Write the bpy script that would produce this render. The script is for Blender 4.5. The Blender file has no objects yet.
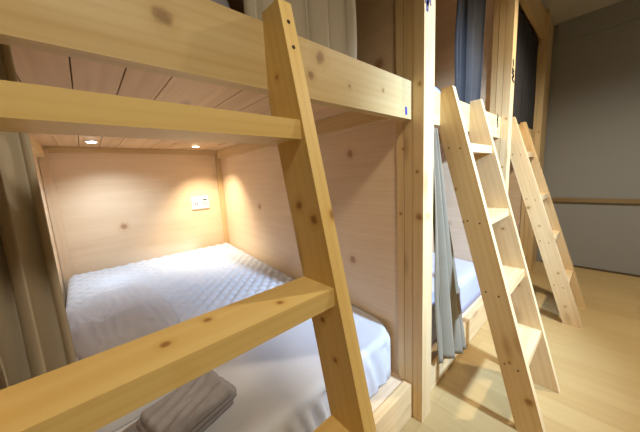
import bpy, bmesh, math, random
from mathutils import Vector, Matrix, noise

C = bpy.context.scene.collection
S = bpy.context.scene

# ------------------------------------------------------------------ camera, light, exposure
F_PX = 259.3
cam_d = bpy.data.cameras.new('camera')
cam_d.sensor_width = 36.0
cam_d.lens = F_PX * 36.0 / 640.0
cam_d.clip_start = 0.02
cam = bpy.data.objects.new('camera', cam_d)
C.objects.link(cam)
right = Vector((0.6709858, 0.7395809, -0.0528968))
down = Vector((0.0752741, -0.1389169, -0.9874391))
fwd = Vector((-0.7376394, 0.6585758, -0.1488825))
M = Matrix((right, -down, -fwd)).transposed().to_4x4()
M.translation = Vector((0.562, -1.1373, 1.3))
cam.matrix_world = M
S.camera = cam

S.view_settings.view_transform = 'Standard'
S.view_settings.look = 'None'
S.view_settings.gamma = 1.0
S.view_settings.use_curve_mapping = False
S.view_settings.exposure = 1.0

world = bpy.data.worlds.new('world')
world.use_nodes = True
S.world = world
bg = world.node_tree.nodes['Background']
bg.inputs[0].default_value = (0.62, 0.72, 1.0, 1)
bg.inputs[1].default_value = 0.6


def light(name, kind, loc, energy, color, target=None, **kw):
    d = bpy.data.lights.new(name, kind)
    d.energy = energy
    d.color = color
    for k, v in kw.items():
        setattr(d, k, v)
    o = bpy.data.objects.new(name, d)
    C.objects.link(o)
    o.location = loc
    if target is not None:
        o.rotation_euler = (Vector(target) - Vector(loc)).to_track_quat('-Z', 'Y').to_euler()
    return o


WARM = (1.0, 0.89, 0.70)
COOL = (0.50, 0.70, 1.0)
light('aisle_lamp_light', 'SPOT', (0.82, 1.28, 2.86), 95, (1.0, 0.91, 0.74), (0.82, 1.28, 0),
      spot_size=math.radians(152), spot_blend=0.75, shadow_soft_size=0.05)
light('entry_lamp_light', 'SPOT', (1.25, -1.0, 2.86), 55, WARM, (0.95, -0.9, 0),
      spot_size=math.radians(128), spot_blend=0.6, shadow_soft_size=0.20)
light('stand_in_cool_light', 'SPOT', (2.20, 0.3, 2.35), 440, COOL, (0.0, 0.74, 1.05),  # added cool spot, stands in for an unseen source on the right
      spot_size=math.radians(60), spot_blend=0.7, shadow_soft_size=0.08)
# recessed lamps under the lower bunk's deck
light('bunk_cool_light', 'SPOT', (-1.94, -1.053, 1.628), 28, (0.66, 0.82, 1.0), (-2.05, -0.92, 0.5),
      spot_size=math.radians(130), spot_blend=1.0, shadow_soft_size=0.03)
light('bunk_warm_light', 'SPOT', (-2.0, -0.33, 1.628), 52, (1.0, 0.87, 0.66), (-2.18, -0.12, 0.5),
      spot_size=math.radians(95), spot_blend=1.0, shadow_soft_size=0.03)


# ------------------------------------------------------------------ materials
def lin(h):
    def f(c):
        c /= 255.0
        return c / 12.92 if c <= 0.04045 else ((c + 0.055) / 1.055) ** 2.4
    return (f(h[0]), f(h[1]), f(h[2]), 1.0)


class NT:
    def __init__(self, name, rough=0.5, spec=0.3):
        self.m = bpy.data.materials.new(name)
        self.m.use_nodes = True
        self.t = self.m.node_tree
        self.b = self.t.nodes['Principled BSDF']
        self.b.inputs['Roughness'].default_value = rough
        self.b.inputs['Specular IOR Level'].default_value = spec

    def n(self, typ, **kw):
        x = self.t.nodes.new(typ)
        for k, v in kw.items():
            if k.startswith('i_'):
                x.inputs[int(k[2:])].default_value = v
            else:
                setattr(x, k, v)
        return x

    def l(self, a, b):
        self.t.links.new(a, b)

    def math(self, op, a, b=None, clamp=False):
        x = self.n('ShaderNodeMath', operation=op, use_clamp=clamp)
        for i, v in enumerate((a, b)):
            if v is None:
                continue
            if isinstance(v, (int, float)):
                x.inputs[i].default_value = v
            else:
                self.l(v, x.inputs[i])
        return x.outputs[0]

    def mix(self, fac, a, b, mode='MIX'):
        x = self.n('ShaderNodeMix', data_type='RGBA', blend_type=mode)
        for i, v in ((0, fac), (6, a), (7, b)):
            if isinstance(v, (int, float, tuple)):
                x.inputs[i].default_value = v
            else:
                self.l(v, x.inputs[i])
        return x.outputs[2]


def plain(name, rgb, rough=0.5, spec=0.3, metallic=0.0):
    m = NT(name, rough, spec)
    nz = m.n('ShaderNodeTexNoise')
    nz.inputs['Scale'].default_value = 30
    c = lin(rgb)
    m.l(m.mix(nz.outputs['Fac'], tuple(v * 0.93 for v in c[:3]) + (1,), c), m.b.inputs['Base Color'])
    m.b.inputs['Metallic'].default_value = metallic
    return m.m


_wood = {}


def wood(tone, axis, tilt=0.0, knots=(), origin=(0, 0, 0), rough=0.45, grain=1.0, voro=True):
    """pine: tone = (light rgb, dark rgb, knot rgb); axis = grain direction; tilt = rotation about y for leaning boards"""
    key = (tone, axis, round(tilt, 3), tuple(knots), tuple(origin), rough, grain, voro)
    if key in _wood:
        return _wood[key]
    m = NT('pine_wood', rough, 0.35)
    tc = m.n('ShaderNodeTexCoord')
    oi = m.n('ShaderNodeObjectInfo')
    mp = m.n('ShaderNodeMapping')
    mp.inputs['Rotation'].default_value = (0, tilt, 0)
    m.l(tc.outputs['Object'], mp.inputs['Vector'])
    along = {'X': 0, 'Y': 1, 'Z': 2}[axis]

    def scaled(a, c):
        s = m.n('ShaderNodeVectorMath', operation='MULTIPLY')
        v = [c, c, c]
        v[along] = a
        s.inputs[1].default_value = v
        m.l(mp.outputs[0], s.inputs[0])
        ad = m.n('ShaderNodeVectorMath', operation='ADD')
        m.l(s.outputs[0], ad.inputs[0])
        cb = m.n('ShaderNodeCombineXYZ')
        r = m.math('MULTIPLY', oi.outputs['Random'], 13.0)
        for i in range(3):
            m.l(r, cb.inputs[i])
        m.l(cb.outputs[0], ad.inputs[1])
        return ad.outputs[0]
    n1 = m.n('ShaderNodeTexNoise')
    n1.inputs['Scale'].default_value = 1.0
    n1.inputs['Detail'].default_value = 5
    m.l(scaled(1.6, 26), n1.inputs['Vector'])
    n2 = m.n('ShaderNodeTexNoise')
    n2.inputs['Scale'].default_value = 1.0
    n2.inputs['Detail'].default_value = 3
    m.l(scaled(1.2, 6), n2.inputs['Vector'])
    wv = m.n('ShaderNodeTexWave', wave_type='RINGS', rings_direction=axis if axis != 'X' else 'X')
    wv.inputs['Scale'].default_value = 5.0
    wv.inputs['Distortion'].default_value = 2.5
    wv.inputs['Detail'].default_value = 2
    m.l(scaled(0.35, 3.2), wv.inputs['Vector'])
    g = m.math('ADD', m.math('MULTIPLY', n1.outputs['Fac'], 0.45), m.math('MULTIPLY', n2.outputs['Fac'], 0.45))
    g = m.math('ADD', g, m.math('MULTIPLY', m.math('POWER', wv.outputs['Fac'], 3.0), 0.07))
    fac = m.n('ShaderNodeMapRange')
    m.l(g, fac.inputs[0])
    fac.inputs[1].default_value = 0.36
    fac.inputs[2].default_value = 0.78
    f = m.math('MULTIPLY', fac.outputs[0], grain)
    light_c, dark_c, knot_c = (lin(t) for t in tone)
    col = m.mix(f, light_c, dark_c)
    if voro:
        vo = m.n('ShaderNodeTexVoronoi')
        vo.inputs['Scale'].default_value = 1.0
        m.l(scaled(2.2, 6.5), vo.inputs['Vector'])
        kf = m.n('ShaderNodeMapRange', interpolation_type='SMOOTHSTEP')
        m.l(vo.outputs['Distance'], kf.inputs[0])
        kf.inputs[1].default_value = 0.22
        kf.inputs[2].default_value = 0.04
        kf.inputs[3].default_value = 0.0
        kf.inputs[4].default_value = 0.5
        col = m.mix(kf.outputs[0], col, knot_c)
    for (kx, ky, kz, r) in knots:
        r *= 1.7
        sb = m.n('ShaderNodeVectorMath', operation='SUBTRACT')
        m.l(tc.outputs['Object'], sb.inputs[0])
        sb.inputs[1].default_value = (kx - origin[0], ky - origin[1], kz - origin[2])
        ln = m.n('ShaderNodeVectorMath', operation='LENGTH')
        m.l(sb.outputs[0], ln.inputs[0])
        wob = m.n('ShaderNodeTexNoise')
        wob.inputs['Scale'].default_value = 60
        m.l(tc.outputs['Object'], wob.inputs['Vector'])
        d = m.math('ADD', ln.outputs['Value'], m.math('MULTIPLY', m.math('SUBTRACT', wob.outputs['Fac'], 0.5), r * 0.8))
        k1 = m.n('ShaderNodeMapRange', interpolation_type='SMOOTHSTEP')
        m.l(d, k1.inputs[0])
        k1.inputs[1].default_value = r * 2.2
        k1.inputs[2].default_value = r * 0.5
        k1.inputs[3].default_value = 0.0
        k1.inputs[4].default_value = 0.5
        col = m.mix(k1.outputs[0], col, dark_c)
        k2 = m.n('ShaderNodeMapRange', interpolation_type='SMOOTHSTEP')
        m.l(d, k2.inputs[0])
        k2.inputs[1].default_value = r
        k2.inputs[2].default_value = r * 0.3
        k2.inputs[3].default_value = 0.0
        k2.inputs[4].default_value = 0.85
        col = m.mix(k2.outputs[0], col, knot_c)
    hv = m.n('ShaderNodeHueSaturation')
    m.l(m.math('ADD', m.math('MULTIPLY', oi.outputs['Random'], 0.10), 0.95), hv.inputs['Value'])
    m.l(col, hv.inputs['Color'])
    m.l(hv.outputs[0], m.b.inputs['Base Color'])
    bp = m.n('ShaderNodeBump')
    bp.inputs['Strength'].default_value = 0.12
    bp.inputs['Distance'].default_value = 0.003
    m.l(n1.outputs['Fac'], bp.inputs['Height'])
    m.l(bp.outputs[0], m.b.inputs['Normal'])
    _wood[key] = m.m
    return m.m


PINE = ((226, 198, 150), (202, 162, 104), (150, 104, 56))
YPINE = ((230, 200, 130), (208, 164, 86), (150, 100, 46))
PANEL = ((236, 210, 176), (216, 184, 144), (176, 128, 92))
DECK = ((226, 194, 152), (196, 154, 108), (150, 106, 72))
RAILT = ((212, 190, 140), (188, 154, 96), (140, 108, 66))


def fabric(name, rgb, rgb2=None, rough=0.85, scale=9.0, bump=0.25, fine=400.0, trans=0.0):
    m = NT(name, rough, 0.1)
    tc = m.n('ShaderNodeTexCoord')
    nz = m.n('ShaderNodeTexNoise')
    nz.inputs['Scale'].default_value = scale
    nz.inputs['Detail'].default_value = 4
    m.l(tc.outputs['Object'], nz.inputs['Vector'])
    c = lin(rgb)
    c2 = lin(rgb2) if rgb2 else tuple(v * 0.88 for v in c[:3]) + (1,)
    m.l(m.mix(nz.outputs['Fac'], c2, c), m.b.inputs['Base Color'])
    fz = m.n('ShaderNodeTexNoise')
    fz.inputs['Scale'].default_value = fine
    m.l(tc.outputs['Object'], fz.inputs['Vector'])
    bp = m.n('ShaderNodeBump')
    bp.inputs['Strength'].default_value = bump
    bp.inputs['Distance'].default_value = 0.002
    m.l(fz.outputs['Fac'], bp.inputs['Height'])
    m.l(bp.outputs[0], m.b.inputs['Normal'])
    return m.m


def floor_material():
    m = NT('laminate_floor', 0.38, 0.4)
    tc = m.n('ShaderNodeTexCoord')
    br = m.n('ShaderNodeTexBrick', offset=0.37, squash=1.0)
    br.inputs['Scale'].default_value = 1.0
    br.inputs['Brick Width'].default_value = 1.3
    br.inputs['Row Height'].default_value = 0.16
    br.inputs['Mortar Size'].default_value = 0.0012
    br.inputs['Mortar Smooth'].default_value = 0.3
    br.inputs['Color1'].default_value = lin((200, 174, 122))
    br.inputs['Color2'].default_value = lin((188, 160, 108))
    br.inputs['Mortar'].default_value = lin((170, 138, 90))
    m.l(tc.outputs['Object'], br.inputs['Vector'])
    mp = m.n('ShaderNodeMapping')
    mp.inputs['Scale'].default_value = (1.2, 16, 1)
    m.l(tc.outputs['Object'], mp.inputs['Vector'])
    nz = m.n('ShaderNodeTexNoise')
    nz.inputs['Scale'].default_value = 1.5
    nz.inputs['Detail'].default_value = 5
    m.l(mp.outputs[0], nz.inputs['Vector'])
    col = m.mix(m.math('MULTIPLY', nz.outputs['Fac'], 0.55), br.outputs['Color'], lin((164, 132, 82)))
    m.l(col, m.b.inputs['Base Color'])
    return m.m


def paint(name, rgb, rough=0.7):
    m = NT(name, rough, 0.2)
    nz = m.n('ShaderNodeTexNoise')
    nz.inputs['Scale'].default_value = 3
    nz.inputs['Detail'].default_value = 6
    c = lin(rgb)
    m.l(m.mix(nz.outputs['Fac'], tuple(v * 0.95 for v in c[:3]) + (1,), c), m.b.inputs['Base Color'])
    return m.m


def quilt_material():
    m = NT('quilted_cotton', 0.9, 0.1)
    tc = m.n('ShaderNodeTexCoord')
    fz = m.n('ShaderNodeTexNoise')
    fz.inputs['Scale'].default_value = 160
    m.l(tc.outputs['Object'], fz.inputs['Vector'])
    m.b.inputs['Base Color'].default_value = lin((206, 207, 211))
    bp = m.n('ShaderNodeBump')
    bp.inputs['Strength'].default_value = 0.25
    bp.inputs['Distance'].default_value = 0.002
    m.l(fz.outputs['Fac'], bp.inputs['Height'])
    m.l(bp.outputs[0], m.b.inputs['Normal'])
    return m.m


def glow(name, rgb, strength):
    m = NT(name, 0.4)
    m.b.inputs['Emission Color'].default_value = lin(rgb)
    m.b.inputs['Emission Strength'].default_value = strength
    return m.m


M_WALL = paint('painted_wall', (152, 152, 150))
M_CEIL = paint('painted_ceiling', (196, 193, 184))
M_FLOOR = floor_material()
M_SCREW = plain('screw_metal', (70, 55, 40), 0.45, 0.5, 0.6)
M_WHITE = plain('white_plastic', (238, 238, 235), 0.35)
M_DARKP = plain('socket_black', (60, 58, 58), 0.5)
M_CREAM = fabric('beige_curtain_cloth', (194, 184, 166), (180, 168, 148))
M_PALEC = fabric('pale_grey_curtain_cloth', (150, 141, 122), (134, 124, 104))
M_GREYC = fabric('charcoal_curtain_cloth', (70, 69, 70), (54, 53, 55))
M_QUILT = quilt_material()
M_SHEET = fabric('white_sheet_cloth', (208, 209, 214), (198, 199, 204), scale=5, fine=250)
M_GREYB = fabric('grey_fleece', (168, 164, 166), (140, 136, 140), scale=30, fine=300, bump=0.6)
M_LILAC = fabric('pale_lilac_cotton', (188, 192, 218), (176, 180, 210), scale=6, fine=250)
M_INKB = plain('blue_ink', (58, 66, 150), 0.6)
M_INKK = plain('black_ink', (34, 30, 28), 0.6)


# ------------------------------------------------------------------ mesh helpers
def link(name, bm, mat, parent=None, smooth=False, origin=None, bevel=0.0):
    """bm is in world space; with a parent the mesh is stored relative to the parent's origin"""
    if bevel:
        bmesh.ops.bevel(bm, geom=[e for e in bm.edges if e.is_manifold and e.calc_face_angle(0) > 0.6], offset=bevel,
                        segments=2, affect='EDGES', profile=0.5, clamp_overlap=True)
    o_ = Vector(parent['_o']) if parent is not None else Vector(origin or (0, 0, 0))
    bmesh.ops.translate(bm, verts=bm.verts, vec=-o_)
    bmesh.ops.recalc_face_normals(bm, faces=bm.faces)
    me = bpy.data.meshes.new(name)
    bm.to_mesh(me)
    bm.free()
    for p in me.polygons:
        p.use_smooth = smooth
    me.materials.append(mat)
    ob = bpy.data.objects.new(name, me)
    C.objects.link(ob)
    if parent is not None:
        ob.parent = parent['_ob']
    else:
        ob.location = o_
    return ob


def box(bm, x0, x1, y0, y1, z0, z1):
    v = [bm.verts.new(p) for p in ((x0, y0, z0), (x1, y0, z0), (x1, y1, z0), (x0, y1, z0),
                                   (x0, y0, z1), (x1, y0, z1), (x1, y1, z1), (x0, y1, z1))]
    for f in ((0, 3, 2, 1), (4, 5, 6, 7), (0, 1, 5, 4), (1, 2, 6, 5), (2, 3, 7, 6), (3, 0, 4, 7)):
        bm.faces.new([v[i] for i in f])
    return v


def bxm(*a):
    bm = bmesh.new()
    box(bm, *a)
    return bm


def prism_y(bm, prof, y0, y1):
    a = [bm.verts.new((x, y0, z)) for x, z in prof]
    b = [bm.verts.new((x, y1, z)) for x, z in prof]
    bm.faces.new(a)
    bm.faces.new(b[::-1])
    n = len(prof)
    for i in range(n):
        bm.faces.new((a[i], b[i], b[(i + 1) % n], a[(i + 1) % n]))


def cyl(bm, p, d, r, h, seg=16, r2=None):
    d = Vector(d).normalized()
    rot = d.to_track_quat('Z', 'Y').to_matrix().to_4x4()
    bmesh.ops.create_cone(bm, cap_ends=True, segments=seg, radius1=r, radius2=r if r2 is None else r2, depth=h,
                          matrix=Matrix.Translation(Vector(p)) @ rot)


def thing(name, label, cat, loc, group=None):
    o = bpy.data.objects.new(name, None)
    o.empty_display_size = 0.1
    C.objects.link(o)
    o.location = loc
    o['label'] = label
    o['category'] = cat
    if group:
        o['group'] = group
    return {'_ob': o, '_o': tuple(loc)}


def tag(o, label, cat, group=None):
    o['label'] = label
    o['category'] = cat
    if group:
        o['group'] = group
    return o


def struct(name, bm, mat):
    o = link(name, bm, mat)
    o['kind'] = 'structure'
    return o


def copy_tree(root, dx, dy, dz=0.0):
    r = root.copy()
    C.objects.link(r)
    r.location = root.location + Vector((dx, dy, dz))
    for ch in list(root.children):
        c = ch.copy()
        C.objects.link(c)
        c.parent = r
        for g in list(ch.children):
            d = g.copy()
            C.objects.link(d)
            d.parent = c
    return r


# ------------------------------------------------------------------ the room
XL, XR, YB, YF, ZC = -2.55, 2.40, -3.0, 3.335, 2.95
struct('floor', bxm(XL - .1, XR + .1, YB - .1, YF + .1, -0.08, 0.0), M_FLOOR)
struct('ceiling', bxm(XL - .1, XR + .1, YB - .1, YF + .1, ZC, ZC + 0.08), M_CEIL)
struct('wall_far', bxm(XL - .1, XR + .1, YF, YF + .1, 0.0, ZC), M_WALL)
struct('wall_near', bxm(XL - .1, XR + .1, YB - .1, YB, 0.0, ZC), M_WALL)
struct('wall_left', bxm(XL - .1, XL, YB, YF, 0.0, ZC), M_WALL)
struct('wall_right', bxm(XR, XR + .1, YB, YF, 0.0, ZC), M_WALL)
struct('trim_1', bxm(0.02, XR, YF - 0.035, YF, 2.735, ZC), M_WALL)
bm = bxm(0.02, XR, YF - 0.03, YF, 0.828, 0.876)
link('trim_2', bm, wood(((150, 128, 92), (128, 104, 70), (90, 70, 40)), 'X', voro=False), bevel=0.004)['kind'] = 'structure'
struct('dark_gap_far', bxm(0.02, XR, YF - 0.008, YF, 0.0, 0.022), plain('dark_gap', (92, 78, 56), 0.6))  # thin strip coloured dark for the shaded gap at the wall's foot

# ------------------------------------------------------------------ bunks
P = 1.40          # pitch of the bunk row
D = -2.36         # back of the bunks
DK = 1.64         # underside of the upper deck


def make_bunk(label, first):
    o = (-1.2, -0.65, 0.0)
    t = thing('bunk_bed', label, 'bunk bed', o, 'bunks in the built-in row')
    k = dict(origin=o)
    post = link('post', bxm(-0.05, 0.0, 0.0, 0.10, 0.0, ZC - 0.002),
                wood(PINE, 'Z', knots=((-0.02, 0.0, 1.675, .007), (-0.03, 0.0, 1.30, .006), (-0.02, 0.0, 1.09, .012), (-0.01, 0.05, 1.09, .010)), **k), t, bevel=0.003)
    if first:
        link('post', bxm(-0.05, 0.0, -P, -P + 0.10, 0.0, ZC - 0.002), wood(PINE, 'Z', **k), t, bevel=0.003)
    y0, y1 = -P + 0.10, 0.0
    link('upper_rail', bxm(-0.095, -0.055, y0 + .001, y1 - .002, 1.533, 1.695),
         wood(RAILT, 'Y', knots=((-.055, -.552, 1.657, .014), (-.055, -.593, 1.60, .010), (-.055, -.223, 1.62, .006),
                                 (-.055, -.975, 1.630, .013), (-.055, -.42, 1.60, .005)), voro=False, **k), t, bevel=0.004)
    link('lower_rail', bxm(-0.095, -0.055, y0 + .001, y1 - .002, 0.003, 0.196), wood(PINE, 'Y', **k), t, bevel=0.003)
    # studs behind the post, and in the back corners
    link('stud', bxm(-0.134, -0.097, 0.0, 0.038, 0.19, ZC - 0.004),
         wood(PINE, 'Z', knots=((-0.10, 0.0, 1.41, .005), (-0.115, 0.0, 1.1, .006)), **k), t, bevel=0.002)
    link('stud', bxm(-0.094, -0.052, 0.0, 0.038, 0.0, ZC - 0.004), wood(PINE, 'Z', **k), t, bevel=0.002)
    link('stud', bxm(D, D + 0.035, y1 - 0.028, y1 + 0.018, 0.20, DK - 0.03), wood(PINE, 'Z', voro=False, **k), t, bevel=0.003)
    link('stud', bxm(D, D + 0.05, -P + 0.040, -P + 0.098, 0.20, DK - 0.03), wood(PANEL, 'Z', voro=False, **k), t, bevel=0.003)
    # panels: the side panel runs the full height, the back panel too
    link('side_panel', bxm(D, -0.134, 0.019, 0.037, 0.0, 2.86),
         wood(PANEL, 'X', knots=((-.447, .02, 1.421, .018), (-.454, .02, .79, .018), (-1.55, .02, 1.06, .018),
                                 (-.24, .02, 1.83, .022)), grain=0.85, voro=False, **k), t)
    if first:
        link('side_panel', bxm(D, -0.134, 0.019 - P, 0.037 - P, 0.0, 2.86), wood(PANEL, 'X', grain=0.85, voro=False, **k), t)
    link('back_panel', bxm(D - 0.018, D - 0.001, -P + 0.038, 0.018, 0.0, 2.86),
         wood(PANEL, 'Y', knots=((D, -0.915, 0.95, .022),), grain=0.85, voro=False, **k), t)
    # the deck of tongued boards running front to back
    bm = bmesh.new()
    ys = [-P + 0.038] + [-1.237 + 0.119 * i for i in range(11) if i != 4] + [0.018]
    for a, b in zip(ys[:-1], ys[1:]):
        if b - a > 0.02:
            vs = box(bm, D + 0.001, -0.097, a + 0.0018, b - 0.0018, DK, DK + 0.02)
    link('deck_board', bm, wood(DECK, 'X', **k), t, bevel=0.003)
    link('ledger', bxm(D, D + 0.045, y0 - 0.04, y1 + 0.018, DK - 0.045, DK - 0.002), wood(PINE, 'Y', **k), t, bevel=0.002)
    link('ledger', bxm(D + 0.046, -0.136, y1 - 0.022, y1 + 0.018, DK - 0.085, DK - 0.002), wood(PINE, 'X', **k), t, bevel=0.002)
    link('ledger', bxm(D + 0.051, -0.136, y0 - 0.061, y0 - 0.022, DK - 0.085, DK - 0.002), wood(PINE, 'X', **k), t, bevel=0.002)
    link('bed_base', bxm(D, -0.097, -P + 0.038, y1 + 0.018, 0.165, 0.186), wood(PANEL, 'Y', **k), t)
    link('header', bxm(-0.06, -0.02, y0 + .001, y1 - .002, 2.66, 2.90), wood(PINE, 'Y', **k), t, bevel=0.002)
    link('roof_panel', bxm(D, -0.061, -P + 0.038, 0.018, 2.862, 2.88), wood(PANEL, 'X', grain=.5, **k), t)
    link('curtain_rod', (lambda b: (cyl(b, (-0.125, (y0 + y1) / 2, 2.64), (0, 1, 0), 0.011, y1 - y0 - .002), b)[1])(bmesh.new()),
         M_WHITE, t, smooth=True)
    return t


bunk1 = make_bunk('pine bunk nearest the viewer, its quilted lower bed fully in view', True)
bunk1['_ob'].name = 'bunk_bed'
# the second and third bunk: copies without the first one's own left post and left panel
posts = [c for c in bunk1['_ob'].children if c.name.startswith('post')]
panels = [c for c in bunk1['_ob'].children if c.name.startswith('side_panel')]
first_post = min(posts, key=lambda c: c.bound_box[0][1])
first_panel = min(panels, key=lambda c: c.bound_box[0][1])


def bunk_copy(n, label):
    r = bunk1['_ob'].copy()  # the thing, then each of its parts
    C.objects.link(r)
    r.location = bunk1['_ob'].location + Vector((0, P * n, 0))
    r['label'] = label
    for ch in list(bunk1['_ob'].children):
        if ch == first_post or ch == first_panel:
            continue
        c = ch.copy()
        C.objects.link(c)
        c.parent = r
    return r


b2 = bunk_copy(1, 'middle pine bunk of the row, charcoal curtain above its whitish rail')
b3 = bunk_copy(2, 'farthest pine bunk of the row, beside the grey far wall')
# filler board between the last post and the far wall
tag(link('end_board', bxm(-0.05, -0.02, 2 * P + 0.101, YF - 0.04, 0.0, ZC - 0.003), wood(PINE, 'Z'), origin=(-0.035, 3.1, 0), bevel=0.002),
    'narrow pine filler board between the last bunk post and the far wall', 'board')


# ------------------------------------------------------------------ marks on the boards
def stroke(bm, pts, w, x):
    for (a, b) in zip(pts[:-1], pts[1:]):
        a = Vector((0, a[0], a[1])); b = Vector((0, b[0], b[1]))
        d = (b - a).normalized()
        n = Vector((0, -d.z, d.y)) * w * 0.75
        a2, b2_ = a - d * w / 3, b + d * w / 3
        q = [a2 + n, a2 - n, b2_ - n, b2_ + n]
        f = [bm.verts.new((x, v.y, v.z)) for v in q]
        g = [bm.verts.new((x + 0.0008, v.y, v.z)) for v in q]
        bm.faces.new(f); bm.faces.new(g[::-1])
        for i in range(4):
            bm.faces.new((f[i], g[i], g[(i + 1) % 4], f[(i + 1) % 4]))


def mark(name, strokes, x, mat, bunk, on='post'):
    bm = bmesh.new()
    for pts, w in strokes:
        stroke(bm, pts, w, x)
    board = max((c for c in bunk.children if c.name.split('.')[0] == on), key=lambda c: c.bound_box[0][1])
    par = {'_ob': board, '_o': tuple(bunk.location)}
    o = link(name, bm, mat, par)
    o['label'] = name.replace('_', ' ')
    return o


B1, B2, B3 = bunk1['_ob'], b2, b3
mark('blue_ink_mark', [([(.012, 2.09), (.024, 2.03), (.020, 1.99)], .020), ([(.030, 2.06), (.040, 2.015), (.026, 1.985), (.024, 1.962)], .013),
                       ([(.012, 2.02), (.040, 2.05)], .010), ([(.052, 2.01), (.056, 1.992)], .006)], 0.0002, M_INKB, B1)
mark('blue_ink_mark', [([(-.052, 1.578), (-.050, 1.552)], .010)], -0.0548, M_INKB, B1, 'upper_rail')
mark('black_ink_mark', [([(1.302, 1.700), (1.325, 1.690), (1.300, 1.665), (1.330, 1.660)], .013),
                        ([(1.305, 1.645), (1.335, 1.630), (1.315, 1.612)], .013), ([(1.335, 1.595), (1.345, 1.560)], .007)], -0.0548, M_INKK, B2, 'upper_rail')
mark('black_ink_mark', [([(1.430, 2.105), (1.442, 2.070)], .022), ([(1.415, 2.045), (1.470, 2.032)], .014),
                        ([(1.415, 2.020), (1.475, 2.000), (1.420, 1.975), (1.480, 1.955)], .014)], 0.0002, M_INKK, B2)
mark('blue_ink_mark', [([(1.440, 1.925), (1.445, 1.845)], .005)], 0.0002, M_INKB, B2)

# ------------------------------------------------------------------ ladders
SL = 0.268        # lean: x per unit of z


def make_ladder(label, ox, ya, yb, slope, foot, kn_a=(), kn_b=(), treads=(1.43, 1.055, .70, .35), over=0.0, tone=PINE):
    """ya, yb: outer faces of the near and the far side rail; foot: x of the front edge at the floor"""
    o = (foot - 0.06, (ya + yb) / 2, 0.0)
    t = thing('ladder', label, 'ladder', o, 'ladders leaning on the bunks')
    tilt = math.atan(slope)
    dep = 0.118
    top = 1.715
    xr = -0.0545                       # leans flat against the upper rail
    xf = lambda z: foot - slope * z
    xb = lambda z: foot - dep - slope * z
    zc = (foot - dep - xr) / slope
    prof = [(xb(0), 0.0), (xf(0), 0.0), (xf(top), top), (xr, top), (xr, zc)]
    th = 0.038
    rails = []
    for (a, kn) in ((ya, kn_a), (yb - th, kn_b)):
        bm = bmesh.new()
        prism_y(bm, prof, a, a + th)
        rails.append({'_ob': link('side_rail', bm, wood(tone, 'Z', tilt=tilt, knots=kn, origin=o), t, bevel=0.003), '_o': o})
    for i, z in enumerate(treads):
        kt = ()
        if i == 1 and over:
            kt = ((.187, -1.062, 1.02, .012), (.121, -.868, 1.045, .006), (.10, -1.075, 1.045, .007), (.173, -1.17, 1.045, .006), (.075, -1.0, 1.045, .006))
        bm = bxm(xb(z) + .002, xf(z) - .006, ya + th - .0, yb - th, z - 0.043, z)
        link('tread', bm, wood(tone, 'Y', knots=kt, origin=o), t, bevel=0.004)
    # screws that hold the treads, driven through the side rails
    for z in treads:
        for (yy, dy, rl) in ((ya, -1, rails[0]), (yb, 1, rails[1])):
            for q in (0.03, 0.085):
                bm = bmesh.new()
                cyl(bm, (xb(z) + q, yy + dy * 0.0005, z - 0.021 + (0.004 if q < .05 else -.004)), (0, 1, 0), 0.004, 0.002, 10)
                link('screw', bm, M_SCREW, rl)
    # two screws high on each front edge
    for yy, rl in ((ya + th / 2, rails[0]), (yb - th / 2, rails[1])):
        for z in (1.665, 1.605):
            bm = bmesh.new()
            cyl(bm, (xf(z), yy, z), (1, 0, slope), 0.0048, 0.002, 10)
            link('screw', bm, M_SCREW, rl)
    return t


lad1 = make_ladder('nearest yellow pine ladder, its treads crossing in front of the open lower bed', 0, -1.31, -0.707, 0.220, 0.393,
                   kn_b=((.046, -.745, 1.233, .010), (.111, -.745, .95, .006), (.127, -.707, 1.209, .010), (.10, -.745, 1.20, .010),
                         (-.01, -.745, 1.55, .006), (.085, -.72, 1.49, .005), (.15, -.745, .86, .006)),
                   treads=(1.433, 1.046, .69, .34), over=1, tone=YPINE)
lad2 = make_ladder('middle pine ladder with white-lit treads, in front of the charcoal-curtained bunk', 0, 0.29, 0.751, 0.268, 0.463,
                   kn_a=((-.02, .29, 1.315, .010), (.031, .29, 1.20, .005), (.07, .29, 1.03, .006), (.30, .29, .35, .006), (.385, .29, .185, .014)),
                   kn_b=((.15, .713, .93, .006), (.24, .713, .60, .012)))
lad3 = make_ladder('farthest pine ladder, standing before the grey far wall with its handrail', 0, 1.63, 2.10, 0.306, 0.512,
                   kn_a=((.12, 1.63, .95, .010), (.20, 1.63, .80, .006), (.34, 1.63, .42, .006), (.40, 1.63, .15, .006)), treads=(1.42, 1.04, .69, .33))


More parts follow.
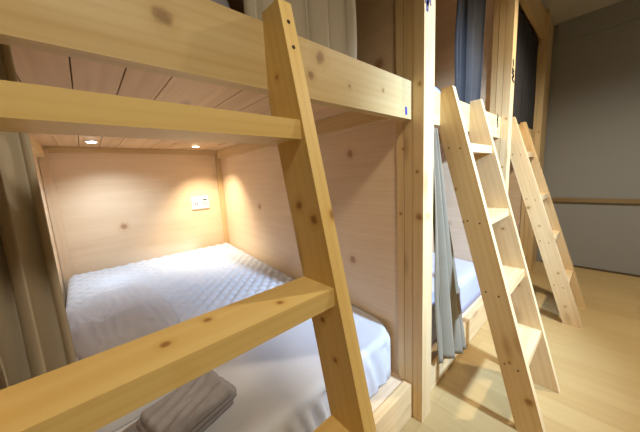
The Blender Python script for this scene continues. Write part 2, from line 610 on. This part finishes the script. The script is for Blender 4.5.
# ------------------------------------------------------------------ cloth
def curtain(name, label, mat, x, ya0, yb0, ya1, yb1, z0, z1, folds, amp, seed=0, hem=0.0, xbot=None, ridge=1.0, origin=None):
    """ya0..yb0 span at the hem (z0), ya1..yb1 at the top (z1)"""
    bm = bmesh.new()
    nu, nv = folds * 12, 40
    g = []
    rnd = random.Random(seed)
    ph = [rnd.uniform(-.5, .5) for _ in range(folds + 2)]
    am = [rnd.uniform(.6, 1.2) for _ in range(folds + 2)]
    for j in range(nv + 1):
        v = j / nv
        row = []
        for i in range(nu + 1):
            u = i / nu
            a = ya0 + (ya1 - ya0) * v
            b = yb0 + (yb1 - yb0) * v
            k = u * folds
            ki = int(k)
            A = am[ki] * (1 - (k - ki)) + am[min(ki + 1, folds + 1)] * (k - ki)
            wob = noise.noise(Vector((u * 3, v * 2.0, seed))) * 0.5
            s = math.sin(2 * math.pi * k + ph[0] + wob * 2.2)
            y = a + (b - a) * (u + 0.35 / folds * math.sin(4 * math.pi * k + wob) / 4)
            xx = (x if xbot is None else xbot + (x - xbot) * v) + amp * A * s * (1.0 - 0.35 * v) + 0.012 * wob
            z = z0 + (z1 - z0) * v
            z += hem * (1 - v) * (1 - u)
            row.append(bm.verts.new((xx, y, z)))
        g.append(row)
    for j in range(nv):
        for i in range(nu):
            bm.faces.new((g[j][i], g[j][i + 1], g[j + 1][i + 1], g[j + 1][i]))
    o = link(name, bm, mat, smooth=True, origin=(x, (ya0 + yb0) / 2, z0))
    md = o.modifiers.new('thickness', 'SOLIDIFY')
    md.thickness = 0.003
    tag(o, label, 'curtain', 'bunk curtains')
    return o


curtain('curtain', 'beige curtain gathered at the left edge of the nearest lower bunk', M_CREAM,
        -0.145, -1.298, -1.199, -1.298, -1.199, 0.50, 1.595, 2, 0.032, 2)
curtain('curtain', 'pale beige curtain hanging in the upper bunk, behind the nearest ladder', M_CREAM,
        -0.15, -0.745, -0.27, -0.745, -0.30, 1.63, 2.65, 5, 0.028, 5)
curtain('curtain', 'charcoal curtain in the upper middle bunk, above the middle ladder', M_GREYC,
        -0.15, 0.72, 1.19, 0.70, 1.30, 1.70, 2.65, 5, 0.030, 9)
curtain('curtain', 'dark grey curtain closing the farthest upper bunk', M_GREYC,
        -0.072, P + 0.13, 2 * P - 0.006, P + 0.13, 2 * P - 0.006, 1.70, 2.652, 7, 0.009, 11)
curtain('curtain', 'pale grey curtain spilling out of the middle lower bunk beside the first post', M_PALEC,
        -0.02, 0.11, 0.50, 0.105, 0.16, 0.18, 1.50, 3, 0.024, 15, hem=0.12, xbot=0.03)


def rounded_block(bm, x0, x1, y0, y1, z0, ztop, r, nx, ny, disp=None):
    """closed cushion-like block: the top is ztop(x, y), edges rounded with radius r"""
    def prof(u):                                                     # returns (inset 0..1)
        return u
    top = []
    ring = 5
    xs = [x0 + r + (x1 - x0 - 2 * r) * i / nx for i in range(nx + 1)]
    ys = [y0 + r + (y1 - y0 - 2 * r) * j / ny for j in range(ny + 1)]
    ex = [x0 + r - r * math.cos(math.pi / 2 * k / ring) if k < ring else None for k in range(ring)]
    X = [x0 + r - r * math.cos(math.pi / 2 * k / ring) for k in range(ring)] + xs + [x1 - r + r * math.sin(math.pi / 2 * (k + 1) / ring) for k in range(ring)]
    Y = [y0 + r - r * math.cos(math.pi / 2 * k / ring) for k in range(ring)] + ys + [y1 - r + r * math.sin(math.pi / 2 * (k + 1) / ring) for k in range(ring)]
    g = []
    for x in X:
        row = []
        for y in Y:
            dx = max(x0 + r - x, x - (x1 - r), 0) / r
            dy = max(y0 + r - y, y - (y1 - r), 0) / r
            d = math.sqrt(dx * dx + dy * dy)
            px, py = x, y
            if d > 1:                                                 # rounded plan corner
                cx = min(max(x, x0 + r), x1 - r); cy = min(max(y, y0 + r), y1 - r)
                px = cx + (x - cx) / d; py = cy + (y - cy) / d
                d = 1
            z = ztop(px, py) - r * (1 - math.sqrt(max(0, 1 - d * d)))
            if disp:
                z += disp(px, py) * (1 - d)
            row.append(bm.verts.new((px, py, z)))
        g.append(row)
    n, m_ = len(X), len(Y)
    for i in range(n - 1):
        for j in range(m_ - 1):
            bm.faces.new((g[i][j], g[i + 1][j], g[i + 1][j + 1], g[i][j + 1]))
    rim = [g[i][0] for i in range(n)] + [g[n - 1][j] for j in range(1, m_)] + [g[i][m_ - 1] for i in range(n - 2, -1, -1)] + [g[0][j] for j in range(m_ - 2, 0, -1)]
    prev = rim
    for s in (0.35, 0.7, 1.0):
        cur = [bm.verts.new((v.co.x, v.co.y, v.co.z + (z0 - v.co.z) * s)) for v in rim]
        if s == 1.0:
            for v in cur:
                v.co.z = z0
        for i in range(len(rim)):
            k = (i + 1) % len(rim)
            bm.faces.new((prev[i], cur[i], cur[k], prev[k]))
        prev = cur
    bm.faces.new(prev)


def quilt(x, y):
    p = 0.062
    a = (x + y) / p
    b = (x - y * 0.9) / p
    return 0.020 * (abs(math.sin(math.pi * a / 1.41)) ** 0.5 * abs(math.sin(math.pi * b / 1.41)) ** 0.5 - 0.5) + 0.006 * noise.noise(Vector((x * 5, y * 5, 0)))


def mtop(x, y):
    return 0.455 + 0.165 * min(1, max(0, (-x - 0.1) / 2.2))


bm = bmesh.new()
rounded_block(bm, -2.315, -0.165, -1.335, 0.008, 0.187, mtop, 0.05, 200, 120, quilt)
tag(link('mattress', bm, M_QUILT, smooth=True, origin=(-1.2, -0.66, 0.187)),
    'white mattress with a quilted diamond top on the nearest lower bed', 'mattress', 'mattresses on the lower beds')
bm = bmesh.new()
rounded_block(bm, -2.315, -0.125, -1.335 + P, 0.008 + P, 0.187, mtop, 0.05, 40, 30)
tag(link('mattress', bm, M_LILAC, smooth=True, origin=(-1.2, -0.66 + P, 0.187)),
    'pale smooth mattress on the middle lower bed, seen past the pale curtain', 'mattress', 'mattresses on the lower beds')
bm = bmesh.new()
rounded_block(bm, -2.315, -0.125, -1.335 + 2 * P, 0.008 + 2 * P, 0.187, mtop, 0.05, 40, 30)
tag(link('mattress', bm, M_SHEET, smooth=True, origin=(-1.2, -0.66 + 2 * P, 0.187)),
    'pale mattress on the farthest lower bed, behind the farthest ladder', 'mattress', 'mattresses on the lower beds')


# fitted sheet over the front of the near mattress: thin shell that hugs top, front and the corner
def sheet():
    bm = bmesh.new()
    xa, xb_, ya, yb = -0.78, -0.150, -1.346, 0.0125
    r = 0.028
    nx, ny, ns = 46, 90, 26
    g = []
    for j in range(ny + 1):
        y = ya + (yb - ya) * j / ny
        row = []
        # corner rounding in plan
        dy = max(0, y - (yb - 0.14)) / 0.14
        xe = xb_ - 0.14 * (1 - math.sqrt(max(0, 1 - dy * dy)))
        L = (xe - r - xa) + math.pi / 2 * r + 0.23
        n = nx + ns
        for i in range(n + 1):
            s = L * i / n
            flat = xe - r - xa
            if s < flat:
                x = xa + s
                z = mtop(x, y) + 0.009
                z += 0.010 * noise.noise(Vector((x * 4, y * 3, 3))) * min(1, s / .1)
                if s < 0.02:
                    z -= 0.006 * (1 - s / 0.02)
            elif s < flat + math.pi / 2 * r:
                a = (s - flat) / r
                x = xe - r + r * math.sin(a)
                z = mtop(xe - r, y) + 0.009 - r * (1 - math.cos(a))
            else:
                h = s - flat - math.pi / 2 * r
                x = xe
                z = mtop(xe - r, y) + 0.009 - r - h
                k = min(1, h / .05)
                wr = 0.010 * math.sin(y * 55 + 3 * noise.noise(Vector((y * 4, z * 5, 1)))) * noise.noise(Vector((y * 6, z * 2, 8)))
                wr += 0.010 * noise.noise(Vector((y * 14, z * 5, 5)))
                x += 0.030 * k * (0.5 - abs(noise.noise(Vector((y * 11 + z * 3, z * 1.5, 2)))) * 2) * (1 if y > -9 else 0)
                x += abs(wr) * k * 1.6 - 0.010 * (h / .23) ** 2
            z = max(z, 0.192)
            row.append(bm.verts.new((x, y, z)))
        g.append(row)
    for j in range(ny):
        for i in range(len(g[0]) - 1):
            bm.faces.new((g[j][i], g[j][i + 1], g[j + 1][i + 1], g[j + 1][i]))
    o = link('bed_sheet', bm, M_SHEET, smooth=True, origin=(-0.4, -0.66, 0.2))
    md = o.modifiers.new('thickness', 'SOLIDIFY')
    md.thickness = 0.003
    md.offset = 1
    tag(o, 'smooth white sheet tucked over the front end of the nearest lower mattress', 'bed sheet')


sheet()


def pile(name, label, cat, mat, cx, cy, sx, sy, rot, h, zf, wr, seed, nx=70, ny=60, layers=0, group=None):
    """soft folded or crumpled cloth: height field over a rounded footprint lying on zf(x, y)"""
    bm = bmesh.new()
    ca, sa = math.cos(rot), math.sin(rot)
    g = []
    for i in range(nx + 1):
        row = []
        for j in range(ny + 1):
            u = 2 * i / nx - 1
            v = 2 * j / ny - 1
            # keep the footprint a wobbly superellipse
            m = max(abs(u), abs(v))
            L = (abs(u) ** 4 + abs(v) ** 4) ** 0.25
            k = m / L if L > 0 else 1
            th = math.atan2(v, u)
            wob = 1 + 0.09 * noise.noise(Vector((math.cos(th) * 1.7, math.sin(th) * 1.7, seed)))
            uu, vv = u * k * wob, v * k * wob
            lx, ly = uu * sx / 2, vv * sy / 2
            x = cx + lx * ca - ly * sa
            y = cy + lx * sa + ly * ca
            e = 1 - m ** 2.0
            hh = h * (max(0, e) ** 0.42)
            nn = noise.noise(Vector((lx * 6, ly * 6, seed)))
            n2 = noise.noise(Vector((lx * 7 + nn, ly * 22, seed + 4)))
            hh += wr * (0.6 * nn + 0.8 * (1 - abs(n2)) - 0.4) * min(1, e * 3)
            if layers:
                q = (lx / sx + 0.5) * layers + 0.35 * nn
                hh -= 0.35 * h * (abs(math.sin(math.pi * q)) < 0.45) * (1 - abs(math.sin(math.pi * q)) / 0.45) * min(1, e * 3)
            row.append(bm.verts.new((x, y, zf(x, y) + 0.006 + max(0.0, hh))))
        g.append(row)
    for i in range(nx):
        for j in range(ny):
            bm.faces.new((g[i][j], g[i + 1][j], g[i + 1][j + 1], g[i][j + 1]))
    rim = [g[i][0] for i in range(nx + 1)] + [g[nx][j] for j in range(1, ny + 1)] + [g[i][ny] for i in range(nx - 1, -1, -1)] + [g[0][j] for j in range(ny - 1, 0, -1)]
    low = [bm.verts.new((v.co.x, v.co.y, v.co.z - 0.005)) for v in rim]
    for i in range(len(rim)):
        k = (i + 1) % len(rim)
        bm.faces.new((rim[i], low[i], low[k], rim[k]))
    bm.faces.new(low)
    o = link(name, bm, mat, smooth=True, origin=(cx, cy, zf(cx, cy)))
    tag(o, label, cat, group)
    return o


pile('duvet', 'crumpled white duvet lying on the quilted mattress by the beige curtain', 'duvet', M_SHEET,
     -1.33, -1.075, 0.80, 0.46, 0.12, 0.045, mtop, 0.020, 3)


def folded(name, label, cat, mat, cx, cy, sx, sy, rot, zf, n, th, seed):
    bm = bmesh.new()
    for k in range(n):
        b = bmesh.new()
        ox, oy = 0.018 * math.sin(k * 2.3 + seed), 0.020 * math.cos(k * 1.7 + seed)
        sh = 1 - 0.10 * k

        def zt(x, y, k=k):
            w = 0.010 * noise.noise(Vector((x * 9, y * 9, seed + k))) + 0.012 * (0.5 - abs(noise.noise(Vector((x * 26 + y * 6, y * 7, seed + 3 * k)))))
            return (k + 1) * th + w
        rounded_block(b, -sx / 2 * sh + ox, sx / 2 * sh + ox, -sy / 2 * sh + oy, sy / 2 * sh + oy, k * th * 0.9, zt, th * 0.55, 50, 60)
        me = bpy.data.meshes.new('tmp')
        b.to_mesh(me)
        b.free()
        bm.from_mesh(me)
        bpy.data.meshes.remove(me)
    bmesh.ops.rotate(bm, verts=bm.verts, cent=(0, 0, 0), matrix=Matrix.Rotation(rot, 3, 'Z'))
    for v in bm.verts:
        v.co.x += cx
        v.co.y += cy
        v.co.z += zf(v.co.x, v.co.y)
    return tag(link(name, bm, mat, smooth=True, origin=(cx, cy, zf(cx, cy))), label, cat)


folded('blanket', 'folded grey fleece blanket at the front of the nearest lower bed', 'blanket', M_GREYB,
       -0.36, -0.985, 0.20, 0.30, 0.25, lambda x, y: mtop(x, y) + 0.018, 3, 0.026, 4)
pile('bed_sheet', 'rumpled white sheet bunched between the grey blanket and the quilted mattress top', 'bed sheet', M_SHEET,
     -0.66, -1.03, 0.30, 0.50, 0.2, 0.075, lambda x, y: mtop(x, y) + 0.012, 0.015, 12)
pile('blanket', 'speckled grey blanket on the upper bunk, above the left end of its rail', 'blanket', M_GREYB,
     -0.36, -0.97, 0.32, 0.54, 0.0, 0.36, lambda x, y: DK + 0.02, 0.010, 21)
pile('pillow', 'pale lilac pillow behind the rail of the upper middle bunk', 'pillow', M_LILAC,
     -0.41, 0.62, 0.40, 0.66, 0.0, 0.25, lambda x, y: DK + 0.02, 0.004, 30)

# ------------------------------------------------------------------ small fittings
t = thing('power_outlet', 'white double power outlet low on the lower bunk\'s back panel near the corner', 'outlet', (D, -0.235, 1.10))
link('plate', bxm(D, D + 0.012, -0.325, -0.150, 1.032, 1.166), M_WHITE, t, bevel=0.003)
for yy in (-0.283, -0.193):
    sk = {'_ob': link('socket', bxm(D + 0.0122, D + 0.016, yy - 0.034, yy + 0.034, 1.060, 1.140), M_WHITE, t, bevel=0.0015), '_o': t['_o']}
    bm = bmesh.new()
    for dy in (-.011, .011):
        box(bm, D + .0162, D + .018, yy + dy - .004, yy + dy + .004, 1.078, 1.100)
    if yy > -0.2:
        box(bm, D + .0162, D + .018, yy - .020, yy + .020, 1.118, 1.130)
    link('pin_slot', bm, M_DARKP, sk)


def downlight(x, y, z, rgb, s, label, r=0.036, group='recessed lamps under the upper deck'):
    t = thing('downlight', label, 'lamp', (x, y, z), group)
    bm = bmesh.new()
    cyl(bm, (x, y, z - 0.004), (0, 0, 1), r, 0.007, 28)
    link('trim_ring', bm, M_WHITE, t)
    bm = bmesh.new()
    cyl(bm, (x, y, z - 0.009), (0, 0, 1), r * 0.72, 0.003, 28)
    link('lens', bm, glow('lamp_glow', rgb, s), t)


downlight(-1.94, -1.053, DK, (240, 246, 255), 14, 'small cool white recessed lamp at the left of the bunk ceiling')
downlight(-2.0, -0.33, DK, (255, 226, 180), 14, 'small warm recessed lamp at the right of the bunk ceiling')
for (x, y, lab) in ((0.82, 1.28, 'round warm ceiling lamp above the aisle'), (1.25, -1.05, 'round warm ceiling lamp beside the viewer')):
    t = thing('ceiling_lamp', lab, 'lamp', (x, y, ZC))
    bm = bmesh.new()
    cyl(bm, (x, y, ZC - 0.03), (0, 0, 1), 0.15, 0.058, 32, r2=0.13)
    link('housing', bm, M_WHITE, t, bevel=0.004)
    bm = bmesh.new()
    cyl(bm, (x, y, ZC - 0.063), (0, 0, 1), 0.12, 0.006, 32)
    link('diffuser', bm, glow('ceiling_glow', (255, 214, 150), 4), t)
t = thing('stand_in_lamp', 'added unseen spot lamp standing in for the cool light from the right', 'lamp', (XR, 0.3, 2.35))  # made-up fixture out of view, added to carry the cool spot
bm = bmesh.new()
cyl(bm, (2.375, 0.3, 2.39), (1, 0, 0), 0.05, 0.048, 24)
link('stand_in_plate', bm, M_WHITE, t)
bm = bmesh.new()
cyl(bm, (2.30, 0.3, 2.375), (1, 0, .3), 0.035, 0.10, 24)
link('stand_in_head', bm, M_WHITE, t)

for o in bpy.data.objects:
    if '_o' in o:
        del o['_o']
